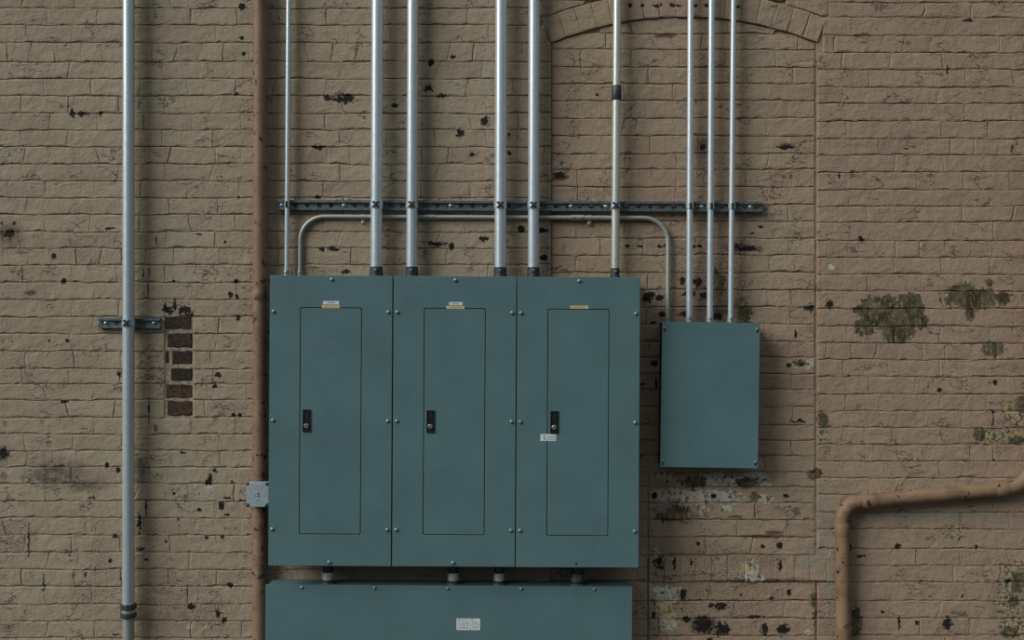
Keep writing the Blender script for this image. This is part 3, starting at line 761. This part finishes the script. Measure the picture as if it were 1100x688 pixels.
def panel(label, cxp, cyp, wpx, hpx, white, yellow, sticker, bottom_screw):
    c = P(cxp, cyp, DP)
    W, H = wpx / SF, hpx / SF
    root = Vector((c.x, 0, c.z - H / 2))
    t = thing('electrical_panel', label, 'electrical panel', (c.x, 0, c.z), 'tall panels in the row of three', TILT)
    u = lambda px: c.x + (px - cxp) / SF
    v = lambda py: c.z - (py - cyp) / SF
    X0, X1, Z0, Z1 = c.x - W / 2, c.x + W / 2, c.z - H / 2, c.z + H / 2
    bm = bmesh.new(); box(bm, X0 + .006, X1 - .006, -DP + .012, -0.006, Z0 + .006, Z1 - .006)
    build('cabinet_body', bm, TEAL_SHADE, t, bevel=.002)
    # door opening (px offsets from the panel centre)
    a, b, z0, z1 = u(cxp - 32.4), u(cxp + 32.4), v(cyp + 121.4), v(cyp - 121.0)
    g = 0.0030
    # trim: sheet with the opening, and its folded rim
    hole = []
    for (x, z) in rrect(a - g, b + g, z0 - g, z1 + g, 0.007, 3): hole.append((x, z))
    bm = bmesh.new(); ring_cover(bm, X0, X1, Z0, Z1, hole, -DP + .008, -DP)
    build('front_trim', bm, TEAL, t, bevel=.0012)
    bm = bmesh.new(); prism(bm, rrect(a, b, z0, z1, 0.006, 3), -DP + .008, -DP - .0004)
    door = build('door', bm, TEAL, t, bevel=.0008)
    # lock
    bm = bmesh.new(); lx0, lx1, lz0, lz1 = u(cxp - 29.7), u(cxp - 21.2), v(cyp + 12.2), v(cyp - 11.8)
    ring_cover(bm, lx0, lx1, lz0, lz1, rrect(lx0 + .003, lx1 - .003, lz0 + .003, lz1 - .003, .002, 2), -DP, -DP - .004)
    box(bm, lx0 + .003, lx1 - .003, -DP - .0012, -DP, lz0 + .003, lz1 - .003)
    box(bm, lx0 + .008, lx1 - .008, -DP - .003, -DP - .001, v(cyp + .5), lz1 - .010)
    lk = build('lock_plate', bm, BLACK, door)
    x, z = u(cxp - 25.7), v(cyp + 5.6)
    bm = bmesh.new(); lathe_y(bm, x, z, [(.0092, -DP - .001), (.0092, -DP - .0062), (.0078, -DP - .0075), (.0045, -DP - .0075), (.0042, -DP - .004), (0, -DP - .004)], 16)
    build('key_cylinder', bm, SCREW, door, smooth=True, )
    # trim screws
    pts = [(sx * 61.7, sy * 117.0) for sx in (-1, 1) for sy in (-1, 0, 1)] + [(.5, -151.8)] + ([(-.5, 152.2)] if bottom_screw else [])
    for ox, oy in pts:
        build('trim_screw', dome(u(cxp + ox), v(cyp + oy), .0085, -DP, .0055), SCREWT, t, smooth=True)
    if not bottom_screw:
        bm = bmesh.new(); lathe_y(bm, u(cxp - 1.0), v(cyp + 152), [(.0046, -DP + .0002), (.0046, -DP - .0004), (0, -DP - .0004)], 12); build('empty_screw_hole', bm, BLACK, t)
    def flat(name, x0, x1, y0, y1, mat, dy=.0009):
        bm = bmesh.new(); box(bm, u(x0), u(x1), -DP - dy, -DP + .0002, v(y1), v(y0)); return build(name, bm, mat, t)
    if yellow:
        o = flat('yellow_sticker', *yellow, YELLOW)
        bm = bmesh.new(); x0, x1, y0, y1 = yellow
        box(bm, u(x0 + 4), u(x1 - 4), -DP - .0011, -DP - .0009, v(y0 + 1.9), v(y0 + 1.45)); build('print', bm, simple_cache('tan_print', (.40, .30, .12)), o)
    if white:
        o = flat('white_sticker', *white, BLUEW)
        bm = bmesh.new(); x0, x1, y0, y1 = white
        box(bm, u(x0 + 4.2), u(x1 - 4.2), -DP - .0011, -DP - .0009, v(y0 + 2.2), v(y0 + 1.2)); build('print', bm, GREYINK, o)
    if sticker:
        x0, x1, y0, y1 = 580.6, 597.4, 466.8, 474.2
        o = flat('warning_sticker', x0, x1, y0, y1, WHITE, .0012)
        bm = bmesh.new()
        k = -DP - .0012
        box(bm, u(584), u(585.8), k - .0002, k, v(469.6), v(468.0)); box(bm, u(584.4), u(585.4), k - .0002, k, v(472.8), v(470.4)); box(bm, u(583.6), u(586.0), k - .0002, k, v(471.8), v(470.9))
        for yy in (469.2, 470.6, 472.2): box(bm, u(588.8), u(595.8), k - .0002, k, v(yy + .45), v(yy))
        box(bm, u(587.2), u(587.5), k - .0002, k, v(473.6), v(467.4)); box(bm, u(595.9), u(596.3), k - .0002, k, v(473.6), v(467.6))
        build('print', bm, GREYINK, o)
    return t
_sc = {}
def simple_cache(n, c):
    if n not in _sc: _sc[n] = simple(n, c, 0.7)
    return _sc[n]
SCREWT = simple('painted_screw', (0.20, 0.29, 0.29), 0.35, 0.55, 0.1)
panel('first tall teal panel, next to the brown pipe, white and yellow stickers above its door', 355.0, 452.3, 131.6, 312.2, (346.2, 363.6, 323.6, 327.2), (345, 364.2, 327.7, 331.2), False, True)
panel('middle tall teal panel of the three, white and yellow stickers above its door', 488.0, 453.0, 131.8, 312.2, (481.6, 496.2, 324.8, 328.2), (478.7, 498.2, 328.8, 332.0), False, True)
panel('third tall teal panel, with a white sticker just below its black lock', 620.9, 453.9, 131.8, 312.2, None, (611.7, 631.4, 328.6, 331.9), True, False)

DG = 0.135
# ------------------------------------------------------------------ wireway under the panels
c = P(482.0, 682.0, DG); sg = sc(DG)
W, H = 394.0 / sg, 104.0 / sg
t = thing('wireway', 'long low teal wireway box mounted below the three panels', 'wireway', (c.x, 0, c.z), roty=0.0062)
u = lambda px: c.x + (px - 482.0) / sg
v = lambda py: c.z - (py - 682.0) / sg
X0, X1, Z0, Z1 = c.x - W / 2, c.x + W / 2, c.z - H / 2, c.z + H / 2
bm = bmesh.new(); box(bm, X0 + .004, X1 - .004, -DG + .003, -0.012, Z0 + .004, Z1 - .004); body = build('trough', bm, TEAL, t, bevel=.002)
bm = bmesh.new(); box(bm, X0, X1, -DG, -DG + .0028, Z0, Z1)
box(bm, X0, X1, -DG + .0028, -DG + .016, Z1 - .003, Z1)
build('front_cover', bm, TEAL, t, bevel=.001)
for x in (323.9, 402.2, 481.0, 559.6, 638.3):
    build('cover_screw', dome(u(x), v(632.6), .0072, -DG, .0045), SCREWT, t, smooth=True)
def flat2(name, x0, x1, y0, y1, mat, dy, par, y_in=None):
    bm = bmesh.new(); box(bm, u(x0), u(x1), -DG - dy, -DG - (dy - .0003 if y_in is None else y_in), v(y1), v(y0)); return build(name, bm, mat, par)
st = flat2('rating_sticker', 490.2, 515.8, 664.8, 677.2, WHITE, .0010, t, -.0001)
bm = bmesh.new(); k = -DG - .0010
def ink(x0, x1, y0, y1): box(bm, u(x0), u(x1), k - .0002, k, v(y1), v(y0))
ink(505.2, 505.6, 665.4, 676.6); ink(492, 493.6, 666, 667.2); ink(494, 503, 666.3, 666.7); ink(492.8, 503.2, 674.2, 674.9); ink(492.6, 492.9, 668, 674); ink(502, 503, 668, 673.6); ink(506.4, 508, 665.8, 667)
for yy in (669, 670.6, 672.2): ink(494.5, 501, yy, yy + .35)
build('print', bm, GREYINK, st)
bm = bmesh.new(); xc, zc = u(510.3), v(671.6)
for a0 in range(0, 360, 30):
    for s in (3.3, ):
        a = math.radians(a0); x = xc + s / sg * math.cos(a); z = zc + s / sg * math.sin(a)
        box(bm, x - .0022, x + .0022, k - .0002, k, z - .0016, z + .0016)
box(bm, xc - .0018, xc + .0018, k - .0002, k, zc - .001, zc + .0085)
box(bm, xc - .004, xc + .004, k - .0002, k, zc - .0065, zc - .0045)
build('emblem', bm, GREYINK, st)

# conduit nipples between panels and wireway
for xn, wn, lab in ((352.5, 13.5, 'short nipple below the first panel into the wireway'), (487, 13.0, 'short nipple below the middle panel into the wireway'), (536.2, 12.5, 'short nipple below the middle panel right corner'), (620, 15.0, 'widest short nipple, below the third panel, dark')):
    dn = 0.08; r = wn / 2 / sc(dn)
    # panel underside and wireway top at this spot
    zt = P(0, 606.0, DP).z - (xn - 488) * 0.0000205
    zb = P(0, 629.9 + (xn - 482) * 0.0062, DG).z - 0.004
    x = P(xn, 618, dn).x
    mat = GALV if xn < 600 else STRUT
    t = thing('conduit_nipple', lab, 'conduit', (x, -dn, zb), 'nipples between panels and wireway')
    bm = bmesh.new(); tube(bm, [(x, -dn, zb - .003), (x, -dn, zt + .008)], r * .84, 20); build('pipe', bm, DARKM, t, smooth=True)
    bm = bmesh.new(); tube(bm, [(x, -dn, zb + .016), (x, -dn, zb + .046)], r, 20); build('collar', bm, mat, t, smooth=True)
    bm = bmesh.new(); tube(bm, [(x, -dn, zb), (x, -dn, zb + .006)], r * 1.12, 8); build('locknut', bm, STRUT, t)

# ------------------------------------------------------------------ grey pull box on the right
DB = 0.105; sb = sc(DB)
c = P(762.8, 424.6, DB); W, H = 105.0 / sb, 156.4 / sb
t = thing('junction_box', 'plain teal-grey junction box hung under the three thin conduits', 'junction box', (c.x, 0, c.z), roty=0.0145)
X0, X1, Z0, Z1 = c.x - W / 2, c.x + W / 2, c.z - H / 2, c.z + H / 2
bm = bmesh.new(); box(bm, X0 + .003, X1 - .003, -DB + .003, -0.012, Z0 + .003, Z1 - .003); build('box_body', bm, TEAL_SHADE, t, bevel=.002)
bm = bmesh.new(); box(bm, X0, X1, -DB, -DB + .0026, Z0, Z1); box(bm, X0, X1, -DB + .0026, -DB + .013, Z1 - .0025, Z1); box(bm, X0, X1, -DB + .0026, -DB + .013, Z0, Z0 + .0025)
build('lid', bm, TEAL, t, bevel=.001)
for sx in (-1, 1):
    for sz in (-1, 1):
        x, z = c.x + sx * 49.8 / sb, c.z + sz * 71.5 / sb
        bm = dome(x, z, .0058, -DB, .004); s_ = build('lid_screw', bm, SCREWT, t, smooth=True)
        bm = bmesh.new(); prism(bm, rrect(x - .0035, x + .0035, z - .016, z - .006, .0033, 3), -DB + .0002, -DB - .0004); build('keyhole_slot', bm, BLACK, t)

# ------------------------------------------------------------------ small square box on the side of the first panel
DQ = 0.118; sq = sc(DQ)
c = P(276.6, 532.0, DQ); h = 12.0 / sq; hz = 12.9 / sq
t = thing('outlet_box', 'small square galvanized box with clipped corners beside the first panel', 'junction box', (c.x, -DQ, c.z))
bm = bmesh.new(); box(bm, c.x - h, c.x + h + .006, -DQ + .004, -0.066, c.z - hz, c.z + hz); build('box_body', bm, PLATE, t, bevel=.004)
k_ = 4.0 / sq; out = []
for sx, sz in ((1, 1), (-1, 1), (-1, -1), (1, -1)):
    pa = (c.x + sx * h, c.z + sz * (hz - k_)); pm = (c.x + sx * (h - k_ * .75), c.z + sz * (hz - k_ * .75)); pb = (c.x + sx * (h - k_), c.z + sz * hz)
    out += [pa, pm, pb] if sx * sz > 0 else [pb, pm, pa]
bm = bmesh.new(); prism(bm, out, -DQ + .004, -DQ); build('cover_plate', bm, PLATE, t, bevel=.0012)
for sx in (-1, 1):
    for sz in (-1, 1):
        build('corner_screw', dome(c.x + sx * (h - k_ * .38), c.z + sz * (hz - k_ * .38), .0078, -DQ + .004, .002), DARKM, t, smooth=True)
for zz in (2.3, -.7):
    build('knockout_boss', dome(c.x, c.z + zz / sq, .0042, -DQ, .003), SCREW, t, smooth=True)
bm = bmesh.new()
for (x0, z0), (x1, z1) in (((-3.4, -2.6), (-1.4, 1.6)), ((1.7, 1.6), (1.9, -2.4)), ((-1.2, 4.9), (1.2, 5.2)), ((-1.4, -5.4), (1.2, -5.6))):
    tube(bm, [(c.x + x0 / sq, -DQ, c.z + z0 / sq), (c.x + x1 / sq, -DQ, c.z + z1 / sq)], .0009, 6)
build('embossed_mark', bm, STRUT, t)

# ------------------------------------------------------------------ brown painted pipes
r = 15.0 / 2 / 262; d = 0.036
bot = P(278.4, 765, d); top = P(279.9, -140, d)
t = thing('brown_pipe', 'brown painted pipe running full height left of the first panel', 'pipe', bot)
bm = bmesh.new(); tube(bm, [bot, top], r, 28); build('pipe', bm, PIPE, t, smooth=True)
for ya, yb in ((593, 607), (312, 323)):
    bm = bmesh.new(); a = P(278.7, ya, d); b = P(278.7, yb, d); tube(bm, [a, a.lerp(b, .1), a.lerp(b, .9), b], [r, r * 1.05, r * 1.05, r], 28); build('coupling', bm, PIPE, t, smooth=True)

r = 15.4 / 2 / 262; d = 0.038
a_ = math.atan2(14.5, 158)        # slope of the run
path = [(906.6, 760), (904.6, 566)]
cxe, cye, Re = 925.5, 560.5, 21.5
for k in range(11):
    an = math.radians(180 + (90 - math.degrees(a_)) * k / 10); path.append((cxe + Re * math.cos(an), cye + Re * math.sin(an)))
path += [(1072, 526.2)]
c2 = (1076.0, 490.0); R2 = 36.0
for k in range(1, 11):
    an = math.radians(84 - 84 * k / 10); path.append((c2[0] + R2 * math.cos(an), c2[1] + R2 * math.sin(an)))
path += [(1112.4, 440), (1113, -140)]
t = thing('brown_pipe', 'brown painted pipe with two elbows crossing the lower right corner', 'pipe', P(906.6, 760, d))
bm = bmesh.new(); tube(bm, [P(x, y, d) for x, y in path], r, 28); build('pipe', bm, PIPE, t, smooth=True)
def sleeve(p0, p1, f, name='fitting'):
    bm = bmesh.new(); a, b = P(*p0, d), P(*p1, d); tube(bm, [a, a.lerp(b, .06), a.lerp(b, .94), b], [r, r * f, r * f, r], 28); return build(name, bm, PIPE, t, smooth=True)
sleeve((904.6, 576), (904.5, 562), 1.05); 
def run_y(x): return 539.4 - (x - 926) * (539.4 - 526.2) / 146
sleeve((925, run_y(925)), (942, run_y(942)), 1.06)
sleeve((1069, run_y(1069)), (1083, run_y(1083) + .3), 1.06)
